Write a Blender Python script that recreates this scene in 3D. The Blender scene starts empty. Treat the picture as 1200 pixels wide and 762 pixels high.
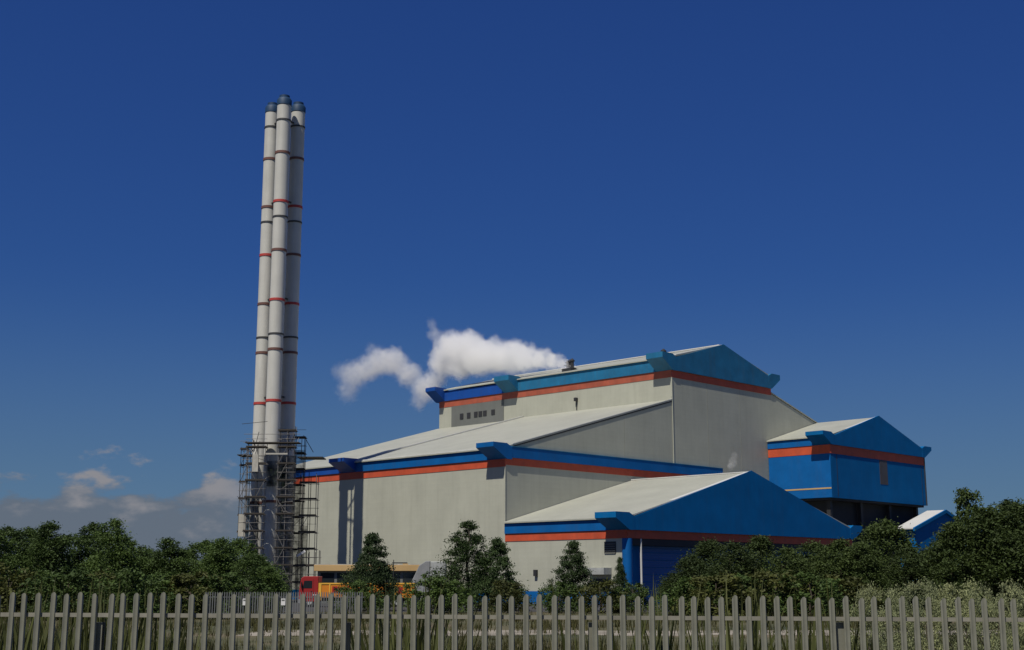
import bpy, bmesh, math, random
from mathutils import Vector, Matrix
R = math.radians
scene = bpy.context.scene

# ---------------------------------------------------------------- camera
FPX, EYE = 1507.0, 2.56                       # focal length in photo pixels (1200 wide), eye height in metres
PITCH = math.atan(299 / FPX)
CP, SP = math.cos(PITCH), math.sin(PITCH)
cam_d = bpy.data.cameras.new("camera")
cam_d.sensor_width = 36.0
cam_d.lens = 36.0 * FPX / 1200.0
cam_d.clip_start = 0.5
cam_d.clip_end = 9000
cam = bpy.data.objects.new("camera", cam_d)
scene.collection.objects.link(cam)
cam.location = (0, 0, EYE)
cam.rotation_euler = (R(90) + PITCH, 0, 0)
scene.camera = cam

# ---------------------------------------------------------------- plant axes and sun
ANG = R(45.9)                                 # the plant's long axes against the line of sight
U = Vector((math.cos(ANG), math.sin(ANG), 0))
V = Vector((-math.sin(ANG), math.cos(ANG), 0))
P0 = Vector((-0.8, 150.0, 0))
TH, SUN_EL = R(14), R(57)
sun_h = -(U * math.cos(TH) + V * math.sin(TH))
to_sun = Vector((sun_h.x * math.cos(SUN_EL), sun_h.y * math.cos(SUN_EL), math.sin(SUN_EL)))

# ---------------------------------------------------------------- world: sky and low cloud bank
world = bpy.data.worlds.new("World")
scene.world = world
world.use_nodes = True
wt = world.node_tree
wt.nodes.clear()
def wn(t, **k):
    n = wt.nodes.new(t)
    for a, b in k.items():
        setattr(n, a, b)
    return n
def wl(a, b):
    wt.links.new(a, b)
sky = wn('ShaderNodeTexSky', sky_type='NISHITA', sun_disc=False)
sky.sun_elevation = SUN_EL
sky.sun_rotation = math.atan2(sun_h.x, sun_h.y)
sky.altitude = 50
sky.air_density = 0.9
sky.dust_density = 0.5
sky.ozone_density = 7.5
SKY_S = 0.07
# deepen the blue of the clear polarised sky: colour taken to a power, brightness softly compressed
sc0 = wn('ShaderNodeVectorMath', operation='SCALE')
sc0.inputs['Scale'].default_value = 0.056
wl(sky.outputs[0], sc0.inputs[0])
hsv = wn('ShaderNodeSeparateColor', mode='HSV')
wl(sc0.outputs[0], hsv.inputs[0])
inv = wn('ShaderNodeMath', operation='DIVIDE')
inv.inputs[0].default_value = 1.0
wl(hsv.outputs[2], inv.inputs[1])
nrm = wn('ShaderNodeVectorMath', operation='SCALE')
wl(sc0.outputs[0], nrm.inputs[0]); wl(inv.outputs[0], nrm.inputs['Scale'])
gam = wn('ShaderNodeGamma')
gam.inputs[1].default_value = 1.85
wl(nrm.outputs[0], gam.inputs[0])
den = wn('ShaderNodeMath', operation='MULTIPLY_ADD')
wl(hsv.outputs[2], den.inputs[0]); den.inputs[1].default_value = 2.6; den.inputs[2].default_value = 1.0
vv_ = wn('ShaderNodeMath', operation='DIVIDE')
wl(hsv.outputs[2], vv_.inputs[0]); wl(den.outputs[0], vv_.inputs[1])
vs2 = wn('ShaderNodeMath', operation='MULTIPLY')
wl(vv_.outputs[0], vs2.inputs[0]); vs2.inputs[1].default_value = 1.68 / SKY_S
hs = wn('ShaderNodeVectorMath', operation='SCALE')
wl(gam.outputs[0], hs.inputs[0]); wl(vs2.outputs[0], hs.inputs['Scale'])
tc = wn('ShaderNodeTexCoord')
sep = wn('ShaderNodeSeparateXYZ')
wl(tc.outputs['Generated'], sep.inputs[0])
mp = wn('ShaderNodeMapping')
mp.inputs['Scale'].default_value = (1, 1, 2.1)
mp.inputs['Location'].default_value = (0.31, 0.12, 0.0)
wl(tc.outputs['Generated'], mp.inputs['Vector'])
nz = wn('ShaderNodeTexNoise')
nz.inputs['Scale'].default_value = 24
nz.inputs['Detail'].default_value = 7
nz.inputs['Roughness'].default_value = 0.55
wl(mp.outputs[0], nz.inputs['Vector'])
nz2 = wn('ShaderNodeTexNoise')
nz2.inputs['Scale'].default_value = 5
nz2.inputs['Detail'].default_value = 3
wl(mp.outputs[0], nz2.inputs['Vector'])
def wmath(op, a, b=None, c=None, clamp=False):
    n = wn('ShaderNodeMath', operation=op, use_clamp=clamp)
    for i, x in enumerate((a, b, c)):
        if x is None:
            continue
        if isinstance(x, (int, float)):
            n.inputs[i].default_value = x
        else:
            wl(x, n.inputs[i])
    return n.outputs[0]
def wmap(x, a, b, c=0.0, d=1.0, smooth=True):
    n = wn('ShaderNodeMapRange', interpolation_type='SMOOTHSTEP' if smooth else 'LINEAR')
    wl(x, n.inputs[0])
    for i, q in enumerate((a, b, c, d)):
        n.inputs[i + 1].default_value = q
    return n.outputs[0]
zel = sep.outputs['Z']
# the bank lies low over the western half of the horizon
west = wmap(wmath('MULTIPLY', sep.outputs['X'], -1.0), 0.155, 0.225)
bias = wmap(zel, 0.038, 0.110, 0.24, -0.15, smooth=False)
cov = wmath('ADD', wmath('ADD', wmath('MULTIPLY', nz.outputs[0], 0.75), wmath('MULTIPLY', nz2.outputs[0], 0.25)), bias)
cov = wmath('MULTIPLY', wmath('MULTIPLY', wmap(cov, 0.52, 0.64), wmath('MULTIPLY', west, wmap(zel, 0.10, 0.13, 1.0, 0.0))), 0.88)
ccol = wn('ShaderNodeMix', data_type='RGBA')
ccol.inputs[6].default_value = (1.75, 2.1, 2.65, 1)
ccol.inputs[7].default_value = (3.9, 3.75, 3.9, 1)
wl(wmap(wmath('ADD', zel, wmath('MULTIPLY', wmath('SUBTRACT', nz.outputs[0], 0.5), 0.20)), 0.050, 0.105), ccol.inputs[0])
cm = wn('ShaderNodeMix', data_type='RGBA')
wl(cov, cm.inputs[0])
hz = wn('ShaderNodeMix', data_type='RGBA')          # pale band of haze along the whole horizon
wl(wmap(zel, 0.0, 0.24, 0.75, 0.0), hz.inputs[0])
wl(hs.outputs[0], hz.inputs[6])
hz.inputs[7].default_value = (1.25, 2.25, 3.95, 1)
wl(hz.outputs[2], cm.inputs[6])
wl(ccol.outputs[2], cm.inputs[7])
bg = wn('ShaderNodeBackground')
bg.inputs['Strength'].default_value = SKY_S
wl(cm.outputs[2], bg.inputs['Color'])
wo = wn('ShaderNodeOutputWorld')
wl(bg.outputs[0], wo.inputs['Surface'])

# ---------------------------------------------------------------- sun
sd = bpy.data.lights.new("sun", 'SUN')
sd.energy = 4.2
sd.angle = R(0.53)
sd.color = (1.0, 0.95, 0.86)
sun = bpy.data.objects.new("sun", sd)
scene.collection.objects.link(sun)
sun.location = (0, 0, 200)
sun.rotation_euler = (-to_sun).to_track_quat('-Z', 'Y').to_euler()

scene.view_settings.view_transform = 'Standard'
scene.view_settings.look = 'None'
scene.view_settings.gamma = 1.0
scene.view_settings.exposure = 0.0
scene.view_settings.use_curve_mapping = False
scene.render.engine = 'CYCLES'
scene.cycles.max_bounces = 6
scene.cycles.transparent_max_bounces = 12
scene.cycles.volume_bounces = 5

# ---------------------------------------------------------------- helpers
COL = scene.collection
rnd = random.Random(7)

def ground_xy(px, Y, z=2.5):
    d = Y * CP + (z - EYE) * SP
    return (px - 600) / FPX * d
def height(py, Y):
    k = (381 - py) / FPX
    return EYE + Y * (SP + k * CP) / (CP - k * SP)

def tag(o, label=None, cat=None, group=None, kind=None):
    if label: o['label'] = label
    if cat: o['category'] = cat
    if group: o['group'] = group
    if kind: o['kind'] = kind
    return o
def empty(name, loc, rz=0.0, parent=None):
    o = bpy.data.objects.new(name, None)
    COL.objects.link(o)
    o.empty_display_size = 0.3
    o.location = loc
    o.rotation_euler = (0, 0, rz)
    if parent: o.parent = parent
    return o
def link_mesh(name, me, parent=None, loc=(0, 0, 0), rot=(0, 0, 0), scale=(1, 1, 1)):
    o = bpy.data.objects.new(name, me)
    COL.objects.link(o)
    o.location, o.rotation_euler, o.scale = loc, rot, scale
    if parent: o.parent = parent
    return o

class MB:
    def __init__(self):
        self.v, self.f = [], []
    def poly(self, pts):
        n = len(self.v)
        self.v += [tuple(p) for p in pts]
        self.f.append(tuple(range(n, n + len(pts))))
        return self
    def box(self, x0, x1, y0, y1, z0, z1):
        n = len(self.v)
        self.v += [(x, y, z) for z in (z0, z1) for y in (y0, y1) for x in (x0, x1)]
        for q in ((0, 2, 3, 1), (4, 5, 7, 6), (0, 1, 5, 4), (2, 6, 7, 3), (0, 4, 6, 2), (1, 3, 7, 5)):
            self.f.append(tuple(n + i for i in q))
        return self
    def prism(self, prof, t0, t1, axis='y'):
        """closed polygon in (x,z) run along y, or in (y,z) run along x, or in (x,y) run along z"""
        n, m = len(self.v), len(prof)
        for t in (t0, t1):
            for a, b in prof:
                self.v.append((a, t, b) if axis == 'y' else ((t, a, b) if axis == 'x' else (a, b, t)))
        self.f.append(tuple(range(n, n + m)))
        self.f.append(tuple(range(n + 2 * m - 1, n + m - 1, -1)))
        for i in range(m):
            j = (i + 1) % m
            self.f.append((n + i, n + m + i, n + m + j, n + j))
        return self
    def tube(self, p0, p1, r0, r1=None, n=6, cap=True):
        r1 = r0 if r1 is None else r1
        p0, p1 = Vector(p0), Vector(p1)
        d = (p1 - p0).normalized()
        a = d.orthogonal().normalized()
        b = d.cross(a)
        k = len(self.v)
        for p, r in ((p0, r0), (p1, r1)):
            for i in range(n):
                t = 2 * math.pi * i / n
                self.v.append(tuple(p + (a * math.cos(t) + b * math.sin(t)) * r))
        for i in range(n):
            j = (i + 1) % n
            self.f.append((k + i, k + j, k + n + j, k + n + i))
        if cap:
            self.f.append(tuple(range(k + n - 1, k - 1, -1)))
            self.f.append(tuple(range(k + n, k + 2 * n)))
        return self
    def lathe(self, prof, n=32, cx=0, cy=0):
        k = len(self.v)
        for r, z in prof:
            for i in range(n):
                t = 2 * math.pi * i / n
                self.v.append((cx + r * math.cos(t), cy + r * math.sin(t), z))
        for s in range(len(prof) - 1):
            for i in range(n):
                j = (i + 1) % n
                self.f.append((k + s * n + i, k + s * n + j, k + (s + 1) * n + j, k + (s + 1) * n + i))
        self.f.append(tuple(range(k + n - 1, k - 1, -1)))
        e = k + (len(prof) - 1) * n
        self.f.append(tuple(range(e, e + n)))
        return self
    def mesh(self, name, mat, smooth=None, recalc=True, bevel=0.0):
        me = bpy.data.meshes.new(name)
        me.from_pydata(self.v, [], self.f)
        if recalc or bevel:
            bm = bmesh.new()
            bm.from_mesh(me)
            if recalc:
                bmesh.ops.recalc_face_normals(bm, faces=bm.faces)
            if bevel:
                es = [e for e in bm.edges if len(e.link_faces) == 2 and e.calc_face_angle(0) > 0.5]
                bmesh.ops.bevel(bm, geom=es, offset=bevel, segments=1, affect='EDGES', clamp_overlap=True)
            bm.to_mesh(me)
            bm.free()
        me.materials.append(mat)
        if smooth:
            me.shade_smooth()
            me.set_sharp_from_angle(angle=smooth)
        me.update()
        return me
    def build(self, name, mat, parent=None, smooth=None, recalc=True, bevel=0.0, loc=(0, 0, 0)):
        return link_mesh(name, self.mesh(name, mat, smooth, recalc, bevel), parent, loc)

# ---------------------------------------------------------------- materials
def new_mat(name):
    m = bpy.data.materials.new(name)
    m.use_nodes = True
    t = m.node_tree
    b = t.nodes['Principled BSDF']
    return m, t, b
def paint(name, col, rough=0.5, var=0.12, streak=0.0, rib=0.0, rib_axis=0, rib_pitch=0.3, spec=0.4, metal=0.0, scale=0.25, grime=(0.09, 0.085, 0.07), bump=0.0):
    """painted or coated surface: broad patchiness, rain streaks running down, fine ribs as bump"""
    m, t, b = new_mat(name)
    N, L = t.nodes.new, t.links.new
    co = N('ShaderNodeTexCoord')
    nz = N('ShaderNodeTexNoise')
    nz.inputs['Scale'].default_value = scale
    nz.inputs['Detail'].default_value = 8
    nz.inputs['Roughness'].default_value = 0.62
    L(co.outputs['Object'], nz.inputs['Vector'])
    rp = N('ShaderNodeMapRange')
    rp.inputs[1].default_value, rp.inputs[2].default_value = 0.3, 0.7
    rp.inputs[3].default_value, rp.inputs[4].default_value = 1 - var, 1 + var
    L(nz.outputs[0], rp.inputs[0])
    mul = N('ShaderNodeMix'); mul.data_type = 'RGBA'; mul.blend_type = 'MULTIPLY'
    mul.inputs[0].default_value = 1.0
    mul.inputs[6].default_value = (*col, 1)
    L(rp.outputs[0], mul.inputs[7])
    out = mul.outputs[2]
    if streak:
        mpn = N('ShaderNodeMapping')
        mpn.inputs['Scale'].default_value = (1.1, 1.1, 0.07)
        L(co.outputs['Object'], mpn.inputs['Vector'])
        n2 = N('ShaderNodeTexNoise')
        n2.inputs['Scale'].default_value = 1.3
        n2.inputs['Detail'].default_value = 6
        n2.inputs['Roughness'].default_value = 0.7
        L(mpn.outputs[0], n2.inputs['Vector'])
        r2 = N('ShaderNodeMapRange')
        r2.inputs[1].default_value, r2.inputs[2].default_value = 0.48, 0.78
        r2.inputs[3].default_value, r2.inputs[4].default_value = 0.0, streak
        L(n2.outputs[0], r2.inputs[0])
        mx = N('ShaderNodeMix'); mx.data_type = 'RGBA'
        L(r2.outputs[0], mx.inputs[0])
        L(out, mx.inputs[6])
        mx.inputs[7].default_value = (*grime, 1)
        out = mx.outputs[2]
    L(out, b.inputs['Base Color'])
    b.inputs['Roughness'].default_value = rough
    b.inputs['Metallic'].default_value = metal
    b.inputs['Specular IOR Level'].default_value = spec
    if rib:
        sp_ = N('ShaderNodeSeparateXYZ')
        L(co.outputs['Object'], sp_.inputs[0])
        src = sp_.outputs[rib_axis]
        if rib_axis == 3:
            pass
        ml = N('ShaderNodeMath'); ml.operation = 'MULTIPLY'
        L(src, ml.inputs[0]); ml.inputs[1].default_value = 2 * math.pi / rib_pitch
        sn = N('ShaderNodeMath'); sn.operation = 'SINE'
        L(ml.outputs[0], sn.inputs[0])
        pw = N('ShaderNodeMath'); pw.operation = 'POWER'
        ab = N('ShaderNodeMath'); ab.operation = 'ABSOLUTE'
        L(sn.outputs[0], ab.inputs[0]); L(ab.outputs[0], pw.inputs[0]); pw.inputs[1].default_value = 6
        bp = N('ShaderNodeBump')
        bp.inputs['Strength'].default_value = rib
        bp.inputs['Distance'].default_value = 0.03
        L(pw.outputs[0], bp.inputs['Height'])
        L(bp.outputs[0], b.inputs['Normal'])
    elif bump:
        n3 = N('ShaderNodeTexNoise')
        n3.inputs['Scale'].default_value = scale * 30
        n3.inputs['Detail'].default_value = 5
        L(co.outputs['Object'], n3.inputs['Vector'])
        bp = N('ShaderNodeBump')
        bp.inputs['Strength'].default_value = bump
        bp.inputs['Distance'].default_value = 0.02
        L(n3.outputs[0], bp.inputs['Height'])
        L(bp.outputs[0], b.inputs['Normal'])
    return m
M = {}
M['clad'] = paint('cream_cladding', (0.408, 0.408, 0.328), 0.55, 0.08, 0.28, grime=(0.24, 0.235, 0.18), rib=0.05, rib_axis=2, rib_pitch=1.2)
M['grey_clad'] = paint('grey_and_shadow_cladding', (0.15, 0.155, 0.14), 0.6, 0.1, 0.2)
M['joint'] = paint('cladding_joint', (0.33, 0.325, 0.26), 0.6, 0.08)
M['roof'] = paint('white_roof_sheet', (0.375, 0.378, 0.315), 0.5, 0.08, 0.12, rib=0.4, rib_axis=1, rib_pitch=1.0)
M['verge'] = paint('white_verge_trim', (0.58, 0.575, 0.54), 0.45, 0.06, 0.1)
M['blue'] = paint('faded_blue_coating', (0.003, 0.098, 0.31), 0.6, spec=0.15, var=0.12, streak=0.12, scale=0.5)
M['teal_blue'] = paint('weathered_blue_coating', (0.010, 0.135, 0.27), 0.6, 0.2, 0.25, scale=0.5)
M['deep_blue'] = paint('deep_blue_and_shadow_coating', (0.004, 0.060, 0.29), 0.55, 0.14, 0.15, scale=0.5)  # own deep blue on the lower eave, shadow tone on the upper far bay
M['gable_blue'] = paint('blue_gable_coating', (0.001, 0.115, 0.31), 0.7, 0.13, 0.10, spec=0.12, scale=0.35, rib=0.12, rib_axis=0, rib_pitch=2.0)
M['orange'] = paint('orange_red_band', (0.50, 0.078, 0.030), 0.55, 0.18, 0.22, scale=0.6)
M['dull_orange'] = paint('dull_orange_band', (0.36, 0.085, 0.045), 0.6, 0.2, 0.3, scale=0.6)
M['dark'] = paint('dark_steel', (0.03, 0.03, 0.032), 0.6, 0.2)
M['void'] = paint('void_shade_wall', (0.035, 0.036, 0.038), 0.8, 0.2)  # near-black colour puts the shade of the recesses into the walls
M['door'] = paint('blue_roller_door', (0.010, 0.085, 0.28), 0.45, 0.1, 0.1, rib=0.5, rib_axis=2, rib_pitch=0.5)
M['glass'] = paint('dark_window_glass', (0.02, 0.024, 0.028), 0.08, 0.1, spec=0.6)
M['concrete'] = paint('concrete', (0.32, 0.30, 0.26), 0.85, 0.15, 0.1, bump=0.3)
M['flue'] = paint('cream_flue_coating', (0.52, 0.51, 0.46), 0.5, 0.07, 0.30, scale=0.4, grime=(0.22, 0.19, 0.14))
M['ring_dark'] = paint('dark_flange', (0.05, 0.05, 0.05), 0.6, 0.15)
M['ring_brown'] = paint('rusty_flange', (0.15, 0.07, 0.055), 0.7, 0.2)
M['ring_red'] = paint('red_band', (0.42, 0.05, 0.04), 0.55, 0.15)
M['cap_blue'] = paint('blue_cap', (0.012, 0.045, 0.10), 0.6, 0.15)
M['steel'] = paint('galvanised_tube', (0.19, 0.18, 0.165), 0.55, 0.2, metal=0.1)
M['board'] = paint('scaffold_board', (0.045, 0.038, 0.030), 0.8, 0.3, scale=2)
M['pale_board'] = paint('pale_board', (0.42, 0.40, 0.34), 0.8, 0.2, scale=2)
M['white_sheet'] = paint('white_sheet', (0.70, 0.69, 0.66), 0.6, 0.1)
M['pale'] = paint('weathered_palisade_steel', (0.190, 0.188, 0.145), 0.65, 0.25, 0.5, scale=2.5, grime=(0.13, 0.115, 0.075), metal=0.1)
M['rail'] = paint('palisade_rail_steel', (0.255, 0.24, 0.19), 0.55, 0.25, 0.3, scale=3, metal=0.1)
M['far_fence'] = paint('grey_fence_steel', (0.13, 0.135, 0.135), 0.6, 0.2, metal=0.1)
M['lorry_red'] = paint('lorry_red', (0.30, 0.022, 0.020), 0.4, 0.1, spec=0.5)
M['lorry_orange'] = paint('lorry_orange', (0.62, 0.215, 0.022), 0.4, 0.12, spec=0.5, scale=1)
M['lorry_yellow'] = paint('lorry_yellow', (0.75, 0.42, 0.06), 0.4, 0.1, scale=1)
M['tyre'] = paint('tyre', (0.02, 0.02, 0.02), 0.9, 0.1)
M['tan'] = paint('ochre_fascia', (0.50, 0.33, 0.14), 0.6, 0.12)
M['grey_tank'] = paint('grey_hopper_paint', (0.23, 0.235, 0.235), 0.6, 0.2, 0.3, scale=1)
M['pale_tank'] = paint('pale_hopper_paint', (0.36, 0.37, 0.35), 0.6, 0.2, 0.3, scale=1)
M['bark'] = paint('bark', (0.07, 0.055, 0.04), 0.9, 0.3, scale=3, bump=0.5)

def net_mat():
    m, t, b = new_mat('debris_netting')
    N, L = t.nodes.new, t.links.new
    b.inputs['Base Color'].default_value = (0.012, 0.018, 0.013, 1)
    b.inputs['Specular IOR Level'].default_value = 0.0
    b.inputs['Roughness'].default_value = 0.9
    co = N('ShaderNodeTexCoord')
    nz = N('ShaderNodeTexNoise')
    nz.inputs['Scale'].default_value = 1.4
    nz.inputs['Detail'].default_value = 6
    L(co.outputs['Object'], nz.inputs['Vector'])
    r = N('ShaderNodeMapRange')
    r.inputs[1].default_value, r.inputs[2].default_value = 0.35, 0.65
    r.inputs[3].default_value, r.inputs[4].default_value = 0.35, 0.85
    L(nz.outputs[0], r.inputs[0])
    L(r.outputs[0], b.inputs['Alpha'])
    return m
M['net'] = net_mat()

def leaf_mat(name, col, var=0.5, trans=0.25):
    m, t, b = new_mat(name)
    N, L = t.nodes.new, t.links.new
    co = N('ShaderNodeTexCoord')
    oi = N('ShaderNodeObjectInfo')
    nz = N('ShaderNodeTexNoise')
    nz.inputs['Scale'].default_value = 1.3
    nz.inputs['Detail'].default_value = 5
    L(co.outputs['Object'], nz.inputs['Vector'])
    ad = N('ShaderNodeMath'); ad.operation = 'MULTIPLY_ADD'
    L(oi.outputs['Random'], ad.inputs[0]); ad.inputs[1].default_value = 0.3
    L(nz.outputs[0], ad.inputs[2])
    r = N('ShaderNodeMapRange')
    r.inputs[1].default_value, r.inputs[2].default_value = 0.35, 0.95
    L(ad.outputs[0], r.inputs[0])
    mx = N('ShaderNodeMix'); mx.data_type = 'RGBA'
    mx.inputs[6].default_value = (col[0] * (1 - var), col[1] * (1 - var), col[2] * (1 - var), 1)
    mx.inputs[7].default_value = (col[0] * (1 + var * 1.1), col[1] * (1 + var * 0.8), col[2] * (1 + var * 0.3), 1)
    L(r.outputs[0], mx.inputs[0])
    L(mx.outputs[2], b.inputs['Base Color'])
    b.inputs['Roughness'].default_value = 0.6
    b.inputs['Specular IOR Level'].default_value = 0.25
    tr = N('ShaderNodeBsdfTranslucent')
    L(mx.outputs[2], tr.inputs['Color'])
    ms = N('ShaderNodeMixShader')
    ms.inputs[0].default_value = trans
    L(b.outputs[0], ms.inputs[1]); L(tr.outputs[0], ms.inputs[2])
    L(ms.outputs[0], t.nodes['Material Output'].inputs['Surface'])
    return m
M['leaf'] = leaf_mat('dark_green_leaves', (0.064, 0.110, 0.030))
M['leaf_r'] = leaf_mat('olive_green_leaves', (0.050, 0.080, 0.023))
M['needle'] = leaf_mat('young_tree_leaves', (0.040, 0.072, 0.026))
M['leaf_y'] = leaf_mat('yellow_green_leaves', (0.075, 0.090, 0.026))
M['leaf_pale'] = leaf_mat('pale_green_flowering_leaves', (0.27, 0.31, 0.17), 0.4)
M['dry'] = leaf_mat('dry_grass_blades', (0.070, 0.074, 0.030), 0.75)

def ground_mat():
    m, t, b = new_mat('rough_ground')
    N, L = t.nodes.new, t.links.new
    co = N('ShaderNodeTexCoord')
    n1 = N('ShaderNodeTexNoise'); n1.inputs['Scale'].default_value = 0.09; n1.inputs['Detail'].default_value = 8; n1.inputs['Roughness'].default_value = 0.65
    L(co.outputs['Object'], n1.inputs['Vector'])
    cr = N('ShaderNodeValToRGB')
    e = cr.color_ramp.elements
    e[0].position, e[0].color = 0.32, (0.030, 0.038, 0.014, 1)
    e[1].position, e[1].color = 0.72, (0.180, 0.135, 0.085, 1)
    k = e.new(0.5); k.color = (0.075, 0.075, 0.030, 1)
    L(n1.outputs[0], cr.inputs[0])
    L(cr.outputs[0], b.inputs['Base Color'])
    b.inputs['Roughness'].default_value = 0.95
    n2 = N('ShaderNodeTexNoise'); n2.inputs['Scale'].default_value = 4; n2.inputs['Detail'].default_value = 8
    L(co.outputs['Object'], n2.inputs['Vector'])
    bp = N('ShaderNodeBump'); bp.inputs['Strength'].default_value = 0.8; bp.inputs['Distance'].default_value = 0.15
    L(n2.outputs[0], bp.inputs['Height']); L(bp.outputs[0], b.inputs['Normal'])
    return m
M['ground'] = ground_mat()
M['asphalt'] = paint('yard_asphalt', (0.055, 0.054, 0.052), 0.9, 0.2, scale=0.3, bump=0.3)
M['path'] = paint('pale_gravel_path', (0.27, 0.24, 0.19), 0.9, 0.45, scale=0.6, bump=0.6)

# ---------------------------------------------------------------- ground, yard, path
def sheet(name, x0, x1, y0, y1, z, mat, nx=1, ny=1, amp=0.0):
    mb = MB()
    for j in range(ny + 1):
        for i in range(nx + 1):
            mb.v.append((x0 + (x1 - x0) * i / nx, y0 + (y1 - y0) * j / ny, z))
    for j in range(ny):
        for i in range(nx):
            a = j * (nx + 1) + i
            mb.f.append((a, a + 1, a + nx + 2, a + nx + 1))
    return tag(mb.build(name, mat, recalc=False), kind='structure')
sheet('ground', -3500, 3500, -600, 6000, 0.0, M['ground'])
sheet('yard', -60, 110, 108, 260, 0.006, M['asphalt'])
# gravel path between the rough ground and the plant; its edge wanders
mb = MB()
xs = [-13 + i * 1.5 for i in range(50)]
for i, x in enumerate(xs):
    mb.v.append((x, 62.5 + 0.8 * math.sin(x * 0.7) + rnd.uniform(-.3, .3), 0.005))
    mb.v.append((x, 68.5 + 0.5 * math.sin(x * 0.5 + 1) + rnd.uniform(-.2, .2), 0.005))
for i in range(len(xs) - 1):
    a = 2 * i
    mb.f.append((a, a + 2, a + 3, a + 1))
tag(mb.build('path', M['path'], recalc=False), kind='structure')

# ---------------------------------------------------------------- the plant buildings
def horn(parent, zb, ztip, ztop, y0, y1, mat, x=0.0, side=-1, w=2.25, inner=0.9):
    """flared box at the end of an eave: wide flat top, underside sloping back to the wall"""
    s = side
    prof = [(x - s * 0.05, zb), (x + s * w, ztip), (x + s * w, ztop), (x - s * -0.0, ztop), (x - s * inner, ztop - 0.42), (x - s * inner, zb)]
    return MB().prism(prof, y0, y1).build('eave_horn', mat, parent)

# --- process hall: low lean-to hall on the left, tall hall behind, one building
hall = empty('process_hall', P0, ANG)
tag(hall, 'large cream clad plant hall with stepped white roofs, blue fascias and orange bands', 'factory hall')
UC, UR, LEN = 32.35, 56.8, 46.5
UM = (UC + UR) / 2
SL = 0.27
def za(u): return 17.80 + SL * u
MB().prism([(0, 0), (0, za(0) - .25), (UC, za(UC) - .25), (UC, 32.2), (UM, 35.3), (UR, 32.2), (UR, 29.9), (88, 21.5), (88, 0)], 0, LEN).build('wall', M['clad'], hall)
# lean-to roof, near and far bay, the far one a little lower
def roof_strip(name, u0, z0, u1, z1, v0, v1, th=0.16, parent=hall, mat=None):
    return MB().prism([(u0, z0), (u1, z1), (u1, z1 + th), (u0, z0 + th)], v0, v1).build(name, mat or M['roof'], parent)
roof_strip('lean_to_roof', -0.45, za(-0.45) - .06, UC - .02, za(UC) - .06, -0.08, 28.0)
roof_strip('lean_to_roof', -0.45, za(-0.45) - .30, UC - .02, za(UC) - .30, 28.05, LEN + .3)
roof_strip('verge_trim', -0.1, za(-0.1) + .12, UC - .06, za(UC) + .12, 27.75, 28.03, 0.18, mat=M['verge'])
roof_strip('verge_trim', 1.2, za(1.2) + .12, UC - .06, za(UC) + .12, -0.10, -0.01, 0.07, mat=M['verge'])
roof_strip('verge_or_shadow_strip', 1.2, za(1.2) - .22, UC - .06, za(UC) - .22, -0.07, -0.005, 0.14, mat=M['dark'])  # dark strip painting the shadow under the verge overhang
roof_strip('aisle_roof', UR + .02, 30.0, 88.5, 21.5, -0.10, LEN + .3)
# lower left eave: orange band and blue fascia in two bays, horns between
MB().box(-.05, .08, -.05, LEN, 15.55, 16.44).build('orange_band', M['orange'], hall)
MB().box(-.20, .05, 2.56, 27.2, 16.45, 17.78).build('eave_fascia', M['blue'], hall)
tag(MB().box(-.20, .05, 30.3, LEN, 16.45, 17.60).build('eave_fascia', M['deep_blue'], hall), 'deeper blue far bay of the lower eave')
MB().box(-.30, -.05, 2.58, 27.2, 17.79, 17.93).build('gutter', M['verge'], hall)
horn(hall, 16.42, 17.72, 18.26, -.30, 2.55, M['blue'])
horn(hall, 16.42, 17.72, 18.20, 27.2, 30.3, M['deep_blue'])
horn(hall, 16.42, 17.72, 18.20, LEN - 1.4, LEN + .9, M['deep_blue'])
# lower eave line carried round onto the shaded side
MB().box(.9, 43.4, -.27, .05, 16.62, 17.88).build('side_fascia', M['blue'], hall)
MB().box(.86, 43.4, -.32, .05, 17.89, 17.97).build('fascia_capping', M['teal_blue'], hall)
MB().box(.081, 43.4, -.05, .05, 15.75, 16.61).build('orange_band', M['orange'], hall)
# tall hall
MB().box(UC - .05, UC + .08, -.05, LEN, 29.70, 30.68).build('orange_band', M['dull_orange'], hall)
MB().box(UC - .20, UC + .05, 2.56, 28.8, 30.69, 32.36).build('eave_fascia', M['teal_blue'], hall)
tag(MB().box(UC - .20, UC + .05, 31.9, LEN - 1.4, 30.69, 32.20).build('eave_fascia', M['deep_blue'], hall), 'far bay of the upper eave, its blue darkened by painted shadow')  # darker blue carries the shadow lying over this bay
horn(hall, 30.66, 32.2, 32.95, -.30, 2.55, M['teal_blue'], UC)
horn(hall, 30.66, 32.2, 32.95, 28.8, 31.9, M['teal_blue'], UC)
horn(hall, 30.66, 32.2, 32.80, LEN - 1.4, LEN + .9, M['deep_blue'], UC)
horn(hall, 30.66, 32.2, 32.95, -.30, 2.55, M['teal_blue'], UR, side=1)
MB().prism([(UC + .9, 30.69), (UR - .9, 30.69), (UR - .9, 32.56), (UM, 35.80), (UC + .9, 32.56)], -.28, -.12).build('gable_panel', M['teal_blue'], hall)
MB().box(UC + .081, UR, -.05, .05, 29.70, 30.68).build('orange_band', M['orange'], hall)
roof_strip('upper_roof', UC - .42, 32.34, UM, 35.55, -.115, LEN + .3)
MB().prism([(UM, 35.55), (UR + .42, 32.34), (UR + .42, 32.50), (UM, 35.71)], -.115, LEN + .3).build('upper_roof', M['roof'], hall)
MB().box(UM - .25, UM + .25, .4, LEN, 35.70, 35.84).build('ridge_cap', M['verge'], hall)
roof_strip('verge_trim', UC + 1.0, 32.36 + .16 + .36, UM, 35.72, -.11, .55, 0.07, mat=M['verge'])
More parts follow.
